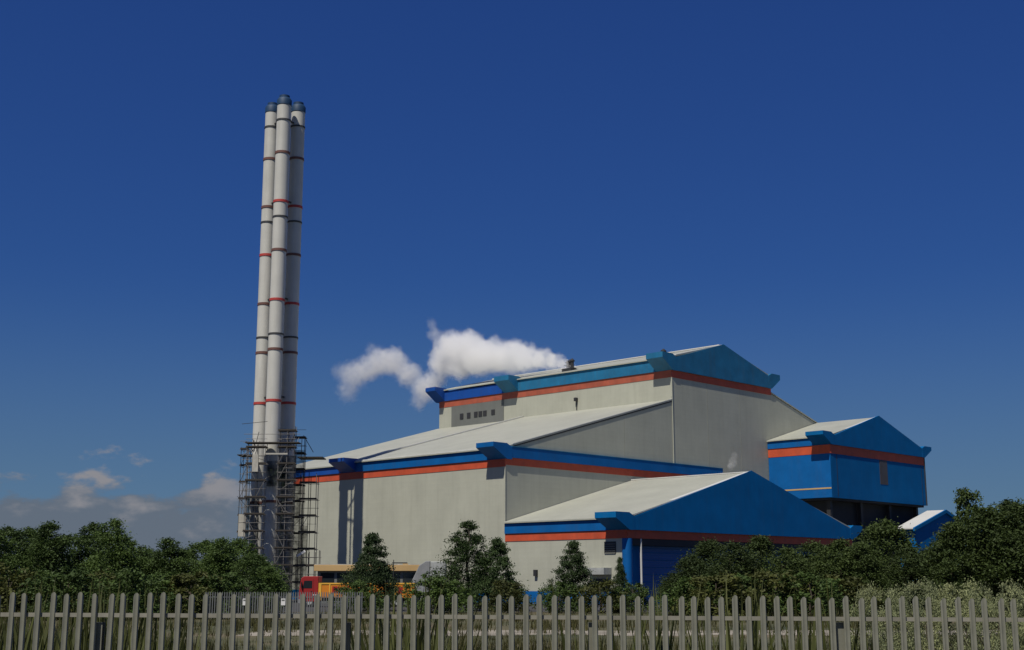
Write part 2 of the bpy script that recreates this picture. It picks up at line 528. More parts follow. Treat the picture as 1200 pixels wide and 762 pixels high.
# grey panel painting in a shadow on the wall, plus a row of small openings
gp = MB().box(UC - .07, UC + .02, 31.95, 43.6, za(UC) - .2, 29.68).build('wall_shadow_panel', M['grey_clad'], hall)
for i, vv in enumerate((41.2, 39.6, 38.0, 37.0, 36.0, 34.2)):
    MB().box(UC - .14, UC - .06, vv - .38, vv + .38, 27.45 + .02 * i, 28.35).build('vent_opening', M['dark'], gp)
# corner pipe, wall joints and a light on the upper wall
MB().tube((UC + .02, -.06, 18.0), (UC + .02, -.06, 29.68), .055, n=8).build('downpipe', M['clad'], hall, smooth=R(40))
MB().box(UC - .06, UC - .02, -.08, .05, 27.0, 29.69).build('corner_trim', M['clad'], hall)
MB().box(-.07, .02, -.07, .05, 0, 15.54).build('corner_trim', M['clad'], hall)
fx = MB().box(UC - .5, UC - .04, 16.9, 17.3, 28.0, 28.5)
fx.box(UC - .14, UC - .05, 17.05, 17.15, 26.7, 28.0)
fx.build('wall_light', M['dark'], hall)
for uu in (22.0, 40.5, 48.5):
    MB().box(uu, uu + .05, -.015, .02, 18.0, min(za(uu) - .5, 29.5) if uu < UC else 29.6).build('panel_joint', M['joint'], hall)
MB().box(-.09, .03, 0, LEN, 0, 1.3).build('plinth', M['gable_blue'], hall)

# --- annex with the wide blue gable
BV, BW, BD = -18.05, 46.6, 18.0
annex = empty('gabled_annex', P0 + V * BV, ANG)
tag(annex, 'low annex with wide blue gable, white roof and orange band in front of the hall', 'annex building')
UM_B = BW / 2
zrB = lambda u: 9.05 + (15.10 - 9.05) * (u / UM_B if u <= UM_B else (BW - u) / UM_B)
body = MB()
# side wall, back part and front wall with the tall door opening left as a recess
body.box(.0, .5, .0, BD - .02, 0, 9.0)
body.box(.5, BW - .5, 1.2, 1.6, 0, 9.0)
body.box(BW - .5, BW, 0, BD - .02, 0, 9.0)
body.build('wall', M['clad'], annex)
MB().prism([(.5, 8.99), (BW - .5, 8.99), (UM_B, 14.85)], .3, 1.59).build('gable_wall', M['clad'], annex)
MB().prism([(-.42, 9.06 - .10), (UM_B, 15.05), (UM_B, 15.20), (-.42, 9.21 - .10)], -.2, BD - .02).build('roof', M['roof'], annex)
MB().prism([(BW + .42, 8.96), (UM_B, 15.05), (UM_B, 15.20), (BW + .42, 9.11)], -.2, BD - .02).build('roof', M['roof'], annex)
MB().prism([(1.0, 9.32), (UM_B, 15.22), (UM_B, 15.32), (1.0, 9.42)], -.215, .45).build('verge_trim', M['verge'], annex)
MB().box(UM_B - .2, UM_B + .2, .46, BD - .02, 15.19, 15.31).build('ridge_cap', M['verge'], annex)
MB().box(-.18, .05, 2.56, BD - .03, 7.80, 8.95).build('eave_fascia', M['blue'], annex)
MB().box(-.06, .05, .02, BD - .03, 6.92, 7.79).build('orange_band', M['orange'], annex)
horn(annex, 7.78, 9.0, 9.62, -.34, 2.55, M['gable_blue'])
horn(annex, 7.78, 9.0, 9.62, -.34, 2.55, M['gable_blue'], BW, side=1)
MB().prism([(.9, 7.80), (BW - .9, 7.80), (BW - .9, 9.20), (UM_B, 15.40), (.9, 9.20)], -.32, -.22).build('gable_panel', M['gable_blue'], annex)
MB().box(.0, BW, -.05, .30, 6.92, 7.79).build('orange_band', M['orange'], annex)
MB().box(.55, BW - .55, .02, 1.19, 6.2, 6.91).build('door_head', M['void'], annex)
MB().lathe([(.55, 0), (.55, 6.90)], 24, .35, .32).build('corner_column', M['blue'], annex, smooth=R(40))
MB().tube((2.25, -.02, 0), (2.25, -.02, 6.9), .11, n=8).build('downpipe', M['verge'], annex, smooth=R(40))
dr = MB().box(2.6, 14.5, .75, 1.18, 0, 6.19).build('roller_door', M['door'], annex)
for k in range(1, 8):
    MB().box(2.6, 14.5, .71, .752, k * .78, k * .78 + .05).build('door_slat', M['gable_blue'], dr)
MB().box(14.5, BW - .6, .5, 1.18, 0, 6.19).build('front_wall', M['gable_blue'], annex)
MB().box(.9, 2.6, .55, 1.18, 0, 6.19).build('front_wall', M['gable_blue'], annex)
MB().box(-.09, .03, 1.2, BD - .04, 0, 1.35).build('plinth', M['blue'], annex)
lv = MB().box(-.06, .02, 1.55, 3.15, 5.35, 6.6).build('louvre_window', M['dark'], annex)
for k in range(5):
    MB().prism([(-.07, 5.42 + k * .24), (-.12, 5.36 + k * .24), (-.10, 5.34 + k * .24), (-.06, 5.40 + k * .24)], 1.6, 3.1).build('slat', M['grey_clad'], lv)
sdv = MB().box(-.07, .02, 2.6, 4.6, 0, 2.7).build('side_door', M['dark'], annex)
MB().box(-.12, -.06, 2.55, 2.66, 0, 2.75).build('frame', M['grey_clad'], sdv)
MB().box(-.12, -.06, 4.54, 4.65, 0, 2.75).build('frame', M['grey_clad'], sdv)
MB().box(-1.3, -.01, 2.2, 5.1, 3.15, 3.85).build('door_canopy', M['pale_tank'], annex)
wl_ = MB().box(-.35, -.01, 12.9, 13.3, 3.0, 3.7).build('wall_light', M['dark'], annex)

# --- blue house-shaped block carried high on the right
UD, VD, DW = 55.43, -10.33, 28.3
block = empty('raised_blue_block', P0 + U * UD + V * VD, ANG)
tag(block, 'raised blue block with white pitched roof and orange band, overhanging a dark bay', 'plant building')
DD = 10.25
UMD = DW / 2
MB().prism([(0, 14.0), (DW, 14.0), (DW, 22.5), (UMD, 26.3), (0, 22.5)], 0, DD).build('wall', M['gable_blue'], block)
tag(MB().box(-.06, .03, .02, DD, 14.05, 20.25).build('side_cladding', M['blue'], block), 'brighter blue sunlit side cladding')
MB().box(-.09, .03, .03, DD, 15.25, 15.45).build('trim_line', M['tan'], block)
MB().box(-.10, .05, -.06, DD, 20.26, 21.50).build('orange_band', M['orange'], block)
MB().box(.051, DW, -.06, .05, 20.26, 21.50).build('orange_band', M['orange'], block)
MB().box(-.20, .05, 2.56, DD, 21.51, 22.55).build('eave_fascia', M['blue'], block)
horn(block, 21.5, 22.75, 23.30, -.30, 2.55, M['gable_blue'])
horn(block, 21.5, 22.75, 23.30, -.30, 2.55, M['gable_blue'], DW, side=1)
MB().prism([(.9, 21.51), (DW - .9, 21.51), (DW - .9, 22.88), (UMD, 26.85), (.9, 22.88)], -.28, -.02).build('gable_panel', M['gable_blue'], block)
MB().prism([(-.42, 22.58), (UMD, 26.50), (UMD, 26.65), (-.42, 22.73)], -.015, DD).build('roof', M['roof'], block)
MB().prism([(DW + .42, 22.58), (UMD, 26.50), (UMD, 26.65), (DW + .42, 22.73)], -.015, DD).build('roof', M['roof'], block)
MB().prism([(1.0, 22.98), (UMD, 26.66), (UMD, 26.75), (1.0, 23.07)], -.015, .4).build('verge_trim', M['verge'], block)
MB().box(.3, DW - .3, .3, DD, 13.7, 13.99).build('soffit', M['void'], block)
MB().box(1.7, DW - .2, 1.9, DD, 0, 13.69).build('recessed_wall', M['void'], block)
for k in range(4):
    MB().box(1.0 + k * 8.6, 1.6 + k * 8.6, 1.0, 1.6, 0, 13.69).build('column', M['dark'], block)
pn = MB().box(14.0, 16.3, -.03, .02, 16.6, 20.2).build('rusty_panel', paint('rusty_grey_panel', (0.075, 0.075, 0.085), 0.7, 0.3, 0.6, grime=(0.10, 0.06, 0.03)), block)
for uu in (1.6, 27.2):
    MB().box(uu, uu + .07, -.03, .02, 14.2, 20.25).build('panel_joint', M['dark'], block)
MB().tube((DW + .02, -.05, 14.0), (DW + .02, -.05, 21.5), .12, n=8).build('downpipe', M['dark'], block)

# --- little blue gable below it
EU, EV = 68.4, -16.0
shed = empty('small_blue_shed', P0 + U * EU + V * EV, ANG)
tag(shed, 'small blue gabled shed with white roof under the right end of the raised block', 'shed')
MB().prism([(0, 0), (19.2, 0), (19.2, 9.85), (9.6, 12.55), (0, 9.85)], 0, 2.6).build('wall', M['gable_blue'], shed)
MB().prism([(-.8, 9.78), (9.6, 12.72), (9.6, 12.90), (-.8, 9.96)], -.02, 2.8).build('roof', M['verge'], shed)
MB().prism([(20.0, 9.78), (9.6, 12.72), (9.6, 12.90), (20.0, 9.96)], -.02, 2.8).build('roof', M['verge'], shed)
MB().prism([(-.8, 9.5), (9.6, 12.45), (20.0, 9.5), (20.0, 9.98), (9.6, 12.94), (-.8, 9.98)], -.30, -.03).build('verge_or_shadow_strip', M['gable_blue'], shed)

# ---------------------------------------------------------------- roof vents
def W(u, v, z=0.0):
    p = P0 + U * u + V * v
    return Vector((p.x, p.y, z))
def vent(name, label, u, v, z0, h, r, n=3):
    e = empty(name, W(u, v, z0), ANG)
    tag(e, label, 'roof vent', 'roof vents on the tall hall')
    MB().box(-.9, .9, -.9, .9, -.4, .35).build('curb', M['dark'], e)
    for k in range(n):
        x = (k - (n - 1) / 2) * .75
        MB().lathe([(r, .3), (r, h), (r * 1.5, h + .05), (r * 1.5, h + .2), (r * .3, h + .5)], 12, x * .5, x).build('vent_pipe', M['dark'], e, smooth=R(40))
    MB().tube((0, -1.2, .3), (0, 1.2, h * .8), .05).build('stay', M['dark'], e)
    return e
vent('roof_vent', 'dark cluster of vent pipes where the white steam leaves the roof', 34.2, 20.0, 32.95, 1.3, .25)
vent('roof_vent', 'single short vent on the tall roof just behind its near corner', 33.6, 2.2, 32.75, .8, .28, 1)

# ---------------------------------------------------------------- chimney of three flues
CH = Vector((-28.68, 153.5, 0))
FL = [Vector((0, 0)), Vector((-1.98, 2.65)), Vector((1.36, 2.45))]
RF = 0.9
chim = empty('chimney', CH)
tag(chim, 'tall chimney of three cream flues with red and dark rings and blue caps', 'chimney')
ZT = 62.45
ring_y = [(142, 'ring_dark'), (180, 'ring_brown'), (237, 'ring_red'), (255, 'ring_dark'), (294, 'ring_brown'), (352, 'ring_red'), (392, 'ring_dark'), (410, 'ring_brown'), (470, 'ring_red'), (588, 'ring_brown')]
alt = {'ring_red': 'ring_brown', 'ring_brown': 'ring_red'}
for i, p in enumerate(FL):
    f = MB().lathe([(RF * 1.06, 0), (RF * 1.06, 3.0), (RF, 3.4), (RF * .97, ZT - 1.3)], 40, p.x, p.y).build('flue', M['flue'], chim, smooth=R(40))
    for k, (yy, mt) in enumerate(ring_y):
        zz = height(yy, CH.y)
        if i == 1 and k in (2, 4, 5):
            mt = alt.get(mt, mt)
        hgt = .10 if mt == 'ring_dark' else .15
        MB().lathe([(RF * 1.0, zz - hgt), (RF * 1.05, zz - hgt), (RF * 1.05, zz + hgt), (RF * 1.0, zz + hgt)], 40, p.x, p.y).build('flange', M[mt], f, smooth=R(40))
    MB().lathe([(RF * .99, ZT - 1.34), (RF * 1.03, ZT - 1.3), (RF * 1.03, ZT - .62), (RF * .86, ZT - .35), (RF * .72, ZT - .3), (RF * .72, ZT)], 40, p.x, p.y).build('cap', M['cap_blue'], f, smooth=R(40))
# dark strip added in the gap between the flues
MB().box(-1.05, -.85, 1.2, 1.4, 0, ZT - 2.2).build('gap_strip', M['ring_dark'], chim)
# ties between the flues
for zz in (10.2, 24.4, 36.6, 49.0, 59.5):
    tie = MB()
    for a, b in ((0, 1), (1, 2), (0, 2)):
        tie.tube((FL[a].x, FL[a].y, zz), (FL[b].x, FL[b].y, zz), .12)
    tie.build('flue_tie', M['ring_dark'], chim)

# ---------------------------------------------------------------- scaffold round the chimney foot
scaf = empty('scaffold', (CH.x, CH.y, 0))
tag(scaf, 'tube scaffold with dark boards and netting wrapped round the chimney foot', 'scaffold')
unit = MB().tube((0, 0, 0), (0, 0, 1), 1.0, n=6).mesh('tube', M['steel'], smooth=R(50))
unit_d = MB().tube((0, 0, 0), (0, 0, 1), 1.0, n=6).mesh('tube_dark', M['dark'], smooth=R(50))
def pole(name, a, b, r=.035, dark=False):
    a, b = Vector(a) - CH, Vector(b) - CH
    d = b - a
    o = link_mesh(name, unit_d if dark else unit, scaf, a, d.to_track_quat('Z', 'Y').to_euler(), (r, r, d.length))
    return o
boxm = {}
def slab(name, x0, x1, y0, y1, z0, z1, mat):
    me = boxm.get(mat)
    if me is None:
        me = boxm[mat] = MB().box(0, 1, 0, 1, 0, 1).mesh('plank_' + mat, M[mat])
    return link_mesh(name, me, scaf, (x0 - CH.x, y0 - CH.y, z0), (0, 0, 0), (x1 - x0, y1 - y0, z1 - z0))
r2 = random.Random(3)
LIFT = 1.95
def tower(xs, ys, top, jit=0.8, dark=False, dens=1.0, boards=True):
    for x in xs:
        for y in ys:
            pole('standard', (x, y, 0), (x, y, top + r2.uniform(.2, jit)), .042, dark or r2.random() < .35)
    k = 1
    while k * LIFT <= top + .1:
        z = k * LIFT + .3
        for y in ys:
            pole('ledger', (xs[0] - .2, y - .06, z), (xs[-1] + .2, y - .06, z), .03, dark or r2.random() < .4)
            if r2.random() < .8 * dens:
                pole('guard_rail', (xs[0] - .15, y - .06, z + 1.0), (xs[-1] + .15, y - .06, z + 1.0), .026)
        for x in xs:
            if len(ys) > 1:
                pole('transom', (x, ys[0] - .15, z - .08), (x, ys[-1] + .15, z - .08), .03)
        if boards:
            slab('board', xs[0] - .1, xs[-1] + .1, ys[0] - .1, min(ys[0] + .9, ys[-1]), z + .03, z + .09, 'board')
            slab('toe_board', xs[0] - .1, xs[-1] + .1, ys[0] - .14, ys[0] - .10, z + .03, z + .20, 'board')
        if r2.random() < dens:
            i = r2.randrange(len(xs) - 1)
            a, b = (xs[i], xs[i + 1]) if r2.random() < .5 else (xs[i + 1], xs[i])
            pole('brace', (a, ys[0] - .1, z - LIFT), (b, ys[0] - .1, z), .03, r2.random() < .5)
        k += 1
# centre, front and back
tower([-31.1, -29.9, -28.9], [150.9, 151.8], 17.6)
tower([-27.4, -26.4, -25.5], [150.9, 151.8], 19.6)
tower([-31.6, -29.6, -27.6, -25.6], [158.6, 159.5], 19.6, dark=True)
# left tower and right wing
tower([-32.3, -31.5], [153.4, 155.0], 17.6)
tower([-25.3, -24.3, -23.4], [154.6, 156.2], 14.6, dens=.4)
tower([-25.3, -24.6, -23.9, -23.2, -22.6], [153.2, 154.0], 5.2, dens=.6)
# head platform and clutter
slab('platform', -31.3, -25.0, 150.6, 152.3, 18.35, 18.47, 'board')
slab('platform', -32.6, -30.8, 152.6, 155.6, 17.1, 17.2, 'board')
slab('platform', -25.6, -22.6, 153.5, 156.5, 16.9, 17.02, 'board')
slab('sheet_panel', -28.9, -26.3, 150.72, 150.78, 17.0, 17.18, 'pale_board')
slab('sheet_panel', -30.4, -29.7, 150.72, 150.78, 15.0, 17.0, 'pale_board')
slab('sheet_panel', -32.25, -31.45, 153.2, 153.26, 7.6, 10.2, 'pale_board')
pole('guard_rail', (-31.5, 150.8, 19.4), (-24.9, 150.8, 19.4), .03)
pole('guard_rail', (-31.8, 150.8, 20.6), (-28.8, 150.8, 20.9), .03, True)
for k in range(16):
    x = r2.uniform(-31.2, -23.4)
    z = r2.uniform(16.8, 18.6)
    pole('loose_tube', (x, 151 + r2.uniform(0, 4), z), (x + r2.uniform(-1.2, 1.2), 151 + r2.uniform(0, 4), z + r2.uniform(.5, 1.9)), .04, r2.random() < .6)
pole('loose_tube', (-25.0, 152.9, 5.35), (-24.2, 152.9, 5.95), .09)
wt_ = slab('white_bar', 0, 1, 0, 1, 0, 1, 'white_sheet')  # short slanting white bar added at the right wing
wt_.location = (-25.1 - CH.x, 152.7 - CH.y, 5.2); wt_.rotation_euler = (0, R(-32), 0); wt_.scale = (1.15, .06, .26)
# netting
def net(x0, x1, y, z0, z1):
    mb = MB()
    nx, nz_ = max(2, int((x1 - x0) / .4)), max(2, int((z1 - z0) / .5))
    for j in range(nz_ + 1):
        for i in range(nx + 1):
            mb.v.append((x0 + (x1 - x0) * i / nx - CH.x, y + .07 * math.sin(i * 1.9 + j) + r2.uniform(-.05, .05) - CH.y, z0 + (z1 - z0) * j / nz_))
    for j in range(nz_):
        for i in range(nx):
            a = j * (nx + 1) + i
            mb.f.append((a, a + 1, a + nx + 2, a + nx + 1))
    return mb.build('netting', M['net'], scaf, recalc=False)
net(-28.9, -26.6, 152.2, 13.4, 16.4)
net(-27.2, -25.5, 152.2, 1.0, 17.0)  # tall panel added to darken the stretch where the flues stand in shadow
net(-31.1, -29.6, 152.0, 1.0, 12.0)
net(-31.6, -25.5, 158.5, 0.5, 18.3)
net(-25.5, -24.6, 156.3, 1.0, 9.0)
for k in range(46):
    x = r2.choice((r2.uniform(-31.6, -29.2), r2.uniform(-27.6, -25.3)))
    z = r2.uniform(2.5, 17.0)
    if r2.random() < .55:
        pole('brace', (x - .6, 150.8, z), (x + .6, 150.85, z + r2.uniform(-1.6, 1.6)), .028, r2.random() < .4)
    else:
        pole('ledger', (x - r2.uniform(.4, .9), 150.82, z), (x + r2.uniform(.4, .9), 150.82, z), .028, r2.random() < .4)

# ---------------------------------------------------------------- things in the yard
# lorry with an open orange body
LY = 128.0
lx0, lx1 = ground_xy(353, LY, 2), ground_xy(487, LY, 2)
lorry = empty('lorry', (lx0, LY, 0))
lorry.scale = (1, 1, .92)
tag(lorry, 'orange bodied lorry with red cab parked behind the fence left of centre', 'lorry')
Lh = lx1 - lx0
MB().prism([(0, .55), (0, 1.9), (.18, 3.0), (.45, 3.18), (1.85, 3.18), (1.85, .55)], -1.2, 1.2).build('cab', M['lorry_red'], lorry, bevel=.05)
MB().prism([(.03, 1.95), (.17, 2.85), (.22, 2.85), (.08, 1.95)], -1.05, 1.05).build('windscreen', M['glass'], lorry)
dc = MB().box(.45, 1.35, -1.23, -1.2, .9, 2.9).build('door', M['lorry_red'], lorry)
MB().prism([(.34, 1.95), (1.25, 1.95), (1.25, 2.72), (.48, 2.72)], -1.245, -1.228).build('window', M['glass'], dc)
MB().box(1.12, 1.26, -1.26, -1.229, 1.6, 1.68).build('handle', M['dark'], dc)
MB().box(.2, .26, -1.5, -1.24, 2.0, 2.6).build('mirror', M['dark'], lorry)
MB().box(-.08, .35, -1.22, 1.22, .42, .85).build('bumper', M['grey_tank'], lorry)
MB().box(.38, 1.84, -1.225, -1.2, 1.22, 1.30).build('stripe', M['white_sheet'], lorry)
for yy in (-.85, .85):
    MB().box(-.03, .03, yy - .2, yy + .2, .95, 1.2).build('headlight', M['white_sheet'], lorry)
MB().box(1.95, Lh, -1.22, 1.22, .95, 2.35).build('body', M['lorry_orange'], lorry, bevel=.03)
MB().box(1.88, 2.15, -1.27, 1.27, .7, 2.50).build('headboard', M['lorry_yellow'], lorry)
MB().box(2.15, Lh + .02, -1.27, 1.27, 2.36, 2.50).build('top_rail', M['lorry_yellow'], lorry)
for k in range(6):
    x = 2.9 + k * (Lh - 3.2) / 5
    MB().box(x, x + .12, -1.27, -1.22, .95, 2.35).build('stake', M['lorry_yellow'], lorry)
for x, w_, z0, z1 in ((3.2, .5, 1.45, 2.15), (3.85, .4, 1.45, 1.95), (4.4, .45, 1.45, 2.15), (Lh - 2.3, .5, 1.4, 2.1), (Lh - 1.6, .45, 1.4, 2.1)):
    MB().box(x, x + w_, -1.235, -1.219, z0, z1).build('painted_mark', M['lorry_red'], lorry)
MB().box(.4, Lh - .1, -.45, .45, .62, .94).build('chassis', M['dark'], lorry)
for x in (1.0, Lh - 3.1, Lh - 1.7):
    for y in (-1.0, 1.0):
        wh = MB().tube((x, y - .16, .5), (x, y + .16, .5), .5, n=20).build('wheel', M['tyre'], lorry, smooth=R(40))
        MB().tube((x, y - .18, .5), (x, y + .18, .5), .25, n=14).build('rim', M['pale_tank'], wh, smooth=R(40))

# low site office with ochre fascia
OY = 147.0
ox0, ox1 = ground_xy(372, OY, 3), ground_xy(510, OY, 3)
off = empty('site_office', (ox0, OY, 0))
tag(off, 'low flat roofed office with ochre fascia and dark windows behind the lorry', 'office building')
OL = ox1 - ox0
MB().box(0, OL, 0, 5, 0, 3.55).build('wall', M['grey_clad'], off)
MB().box(-.35, OL + .35, -.5, 5.3, 3.56, 4.25).build('fascia', M['tan'], off, bevel=.03)
MB().box(-.3, OL + .3, -.45, 5.25, 4.251, 4.33).build('roof', M['pale_tank'], off)
for k in range(7):
    x = .35 + k * (OL - .3) / 7
    wdw = MB().box(x, x + OL / 7 - .35, -.03, .03, 1.1, 3.35).build('window', M['glass'], off)
    MB().box(x - .04, x + OL / 7 - .31, -.06, .02, 1.0, 1.09).build('sill', M['dark'], wdw)

# faceted grey hopper
hx = ground_xy(502, 140, 3.5)
hop = empty('grey_hopper', (hx, 140, 0))
tag(hop, 'grey faceted hopper beside the bushy twin tree', 'hopper')
MB().prism([(-1.7, 2.4), (-.9, 4.1), (-.2, 4.55), (.25, 4.55), (.25, 1.2), (-1.2, 1.2)], -1.2, 1.2).build('shell', M['grey_tank'], hop, bevel=.05)
MB().box(.26, 1.9, -1.15, 1.15, 1.2, 4.5).build('side_bin', M['pale_tank'], hop, bevel=.05)
for x, y in ((-1, -1), (-1, 1), (1.6, -1), (1.6, 1)):
    MB().box(x - .08, x + .08, y - .08, y + .08, 0, 1.21).build('leg', M['dark'], hop)

# yard lamp post
px_ = ground_xy(461, 143, 3)
lamp = empty('lamp_post', (px_, 143, 0))
tag(lamp, 'slim yard lamp post with a short arm beside the office', 'lamp post')
MB().tube((0, 0, 0), (0, 0, 4.75), .06, .045, n=8).build('post', M['dark'], lamp, smooth=R(50))
MB().box(-.15, 1.5, -.06, .06, 4.35, 4.47).build('arm', M['dark'], lamp)
MB().box(1.0, 1.6, -.1, .1, 4.22, 4.34).build('lamp_head', M['tan'], lamp)

# far grey palisade fence across the yard entrance
FY = 86.0
fx0, fx1 = ground_xy(240, FY, 1), ground_xy(428, FY, 1)
ff = empty('yard_fence', (fx0, FY, 0))
tag(ff, 'thin grey palisade fence far behind the near fence, in front of the lorry', 'fence')
L_ = fx1 - fx0
pal = MB()
n = int(L_ / .155)
for k in range(n):
    x = k * .155
    pal.prism([(x, .05), (x + .065, .05), (x + .065, 1.75), (x + .0325, 1.82), (x, 1.75)], -.012, .012)
tag(pal.build('pale', M['far_fence'], ff), kind='stuff')
for z in (.4, 1.45):
    MB().box(0, L_, .013, .055, z, z + .05).build('rail', M['far_fence'], ff)
for k in range(int(L_ / 2.75) + 1):
    MB().box(k * 2.75, k * 2.75 + .1, .056, .15, 0, 1.75).build('post', M['far_fence'], ff)
for px, nm in ((287, 'smaller white notice on the grey yard fence, nearer the left trees'), (332, 'white notice on the grey yard fence below the chimney')):
    sx = ground_xy(px, FY, 1.2)
    sg = empty('notice_sign', (sx, FY - .04, 1.0))
    tag(sg, nm, 'sign', 'notices on the yard fence')
    MB().box(-.14, .14, -.01, .01, -.05, .38).build('plate', M['white_sheet'], sg)
    MB().box(-.1, .1, -.014, -.0101, .22, .32).build('printed_block', M['grey_clad'], sg)
    for k in (-.1, .1):
        MB().box(k - .015, k + .015, .011, .028, -.02, .36).build('bracket', M['dark'], sg)

# ---------------------------------------------------------------- vegetation
def crown_mesh(name, seed, H, prof, n_cl, n_lf, cl_r, lf, mat, upright=0.0, base=0.12, flat=1.0, lobes=3.0):
    """leaf clumps through the crown's volume; prof(t) is the half width at relative height t"""
    q = random.Random(seed)
    vs, fs = [], []
    cs = []
    ph = [q.uniform(0, 6.28) for _ in range(4)]
    for k in range(n_cl):
        for _ in range(30):
            t = base + (1 - base) * q.random() ** 0.9
            if q.random() < prof(t) / 1.0 + .15:
                break
        a = q.uniform(0, 6.283)
        rr = prof(t) * H * (0.35 + 0.65 * math.sqrt(q.random())) * (1 + .22 * math.sin(lobes * a + ph[0] + 5 * t) + .15 * math.sin(2 * a + ph[1] - 9 * t))
        cs.append((Vector((rr * math.cos(a), rr * math.sin(a) * flat, t * H)), q.uniform(.65, 1.35) * cl_r * (1.15 - .5 * t)))
    for c, r in cs:
        for _ in range(n_lf):
            d = Vector((q.gauss(0, 1), q.gauss(0, 1), q.gauss(0, .8)))
            p = c + d * (r * .52)
            if p.z < .05:
                continue
            s = lf * q.uniform(.6, 1.4)
            nrm = Vector((q.gauss(0, 1), q.gauss(0, 1), q.gauss(.5, 1))).normalized()
            t1 = nrm.orthogonal().normalized()
            t1.rotate(Matrix.Rotation(q.uniform(0, 6.28), 3, nrm))
            if upright and q.random() < upright:
                t1 = (Vector((q.gauss(0, .35), q.gauss(0, .35), 1))).normalized()
                nrm = t1.orthogonal().normalized()
            t2 = nrm.cross(t1).normalized()
            k = len(vs)
            w_ = .42 if upright else .6
            vs += [tuple(p - t1 * s * .5), tuple(p + t2 * s * .5 * w_ + nrm * s * .1), tuple(p + t1 * s * .55), tuple(p - t2 * s * .5 * w_ + nrm * s * .1)]
            fs.append((k, k + 1, k + 2)); fs.append((k, k + 2, k + 3))
    me = bpy.data.meshes.new(name)
    me.from_pydata(vs, [], fs)
    me.materials.append(mat)
    return me, cs
def trunk_mesh(name, seed, H, r, cs, top=0.8, n_limb=14):
    q = random.Random(seed + 99)
    mb = MB()
    pts = []
    x = y = 0.0
    n = 6
    for i in range(n + 1):
        t = i / n
        pts.append((Vector((x, y, t * H * top)), r * (1 - .85 * t) + .01))
        x += q.uniform(-.02, .02) * H; y += q.uniform(-.02, .02) * H
    for (a, ra), (b, rb) in zip(pts, pts[1:]):
        mb.tube(a, b, ra, rb, n=7, cap=False)
    for c, rr in q.sample(cs, min(n_limb, len(cs))):
        i = max(0, min(n - 1, int((c.z / H - .18) / top * n)))
        a, ra = pts[i]
        m = (a + c) * .5 + Vector((0, 0, -.03 * H))
        mb.tube(a, m, ra * .5, ra * .32, n=5, cap=False)
        mb.tube(m, c, ra * .32, .012, n=5, cap=False)
    return mb.mesh(name, M['bark'], recalc=False, smooth=R(60))

def pr_round(t): return .34 * math.sin(math.pi * min(1, max(0, (t - .02) / .98)) ** .8) ** .7 if t < 1 else .02
def pr_egg(t): return .28 * (max(0, 1 - t) ** .55) * (0.55 + .45 * min(1, t * 4)) + .02
def pr_cone(t): return .30 * (max(0, 1 - t) ** .85) * (.6 + .4 * min(1, t * 5)) + .012
def pr_bush(t): return .55 * math.sqrt(max(0, 1 - (t * .95) ** 2)) + .03
def pr_poplar(t): return .17 * math.sin(math.pi * min(1, t * .93 + .05)) ** .6 + .015

PROTO = {}
def proto(key, H, seeds, prof, n_cl, n_lf, cl_r, lf, mat, tr, upright=0.0, base=.12, top=.8):
    lst = []
    for s in seeds:
        cm_, cs = crown_mesh('crown_' + key, s, H, prof, n_cl, n_lf, cl_r, lf, M[mat], upright, base)
        lst.append((cm_, trunk_mesh('trunk_' + key, s, H, tr, cs, top), H))
    PROTO[key] = lst
proto('round', 7.0, (1, 2, 3), pr_round, 170, 95, .60, .15, 'leaf', .13, base=.05)
proto('egg', 7.0, (4, 5, 6), pr_egg, 170, 95, .56, .15, 'leaf', .12, base=.05)
proto('round_r', 6.0, (11, 12, 13), pr_round, 170, 95, .58, .14, 'leaf_r', .13, base=.03)
proto('egg_r', 6.5, (14, 15), pr_egg, 170, 95, .54, .14, 'leaf_r', .12, base=.04)
proto('poplar', 8.5, (21,), pr_poplar, 110, 55, .5, .2, 'leaf_r', .11, base=.05, top=.95)
proto('cone', 7.5, (31, 32, 33, 34), pr_cone, 230, 64, .42, .17, 'needle', .10, upright=.55, base=.05, top=.97)
proto('bush', 2.4, (41, 42, 43), pr_bush, 55, 60, .34, .15, 'leaf', .05, base=.02)
proto('bush_y', 2.2, (45, 46), pr_bush, 50, 55, .34, .15, 'leaf_y', .05, base=.02)
proto('hedge', 2.5, (51, 52, 53), pr_bush, 190, 95, .22, .055, 'leaf_pale', .04, upright=.15, base=.05)

def plant(key, name, label, cat, px, ytop, Y, wide=1.0, idx=None, group=None, rz=None):
    lst = PROTO[key]
    cm_, tm, H = lst[(idx if idx is not None else rnd.randrange(len(lst))) % len(lst)]
    zt = height(ytop, Y)
    s = zt / (H * 1.02)
    x = ground_xy(px, Y, zt * .6)
    e = empty(name, (x, Y, 0), rnd.uniform(0, 6.28) if rz is None else rz)
    tag(e, label, cat, group)
    link_mesh('crown', cm_, e, scale=(s * wide, s * wide, s))
    link_mesh('trunk', tm, e, scale=(s * wide, s * wide, s))
    return e

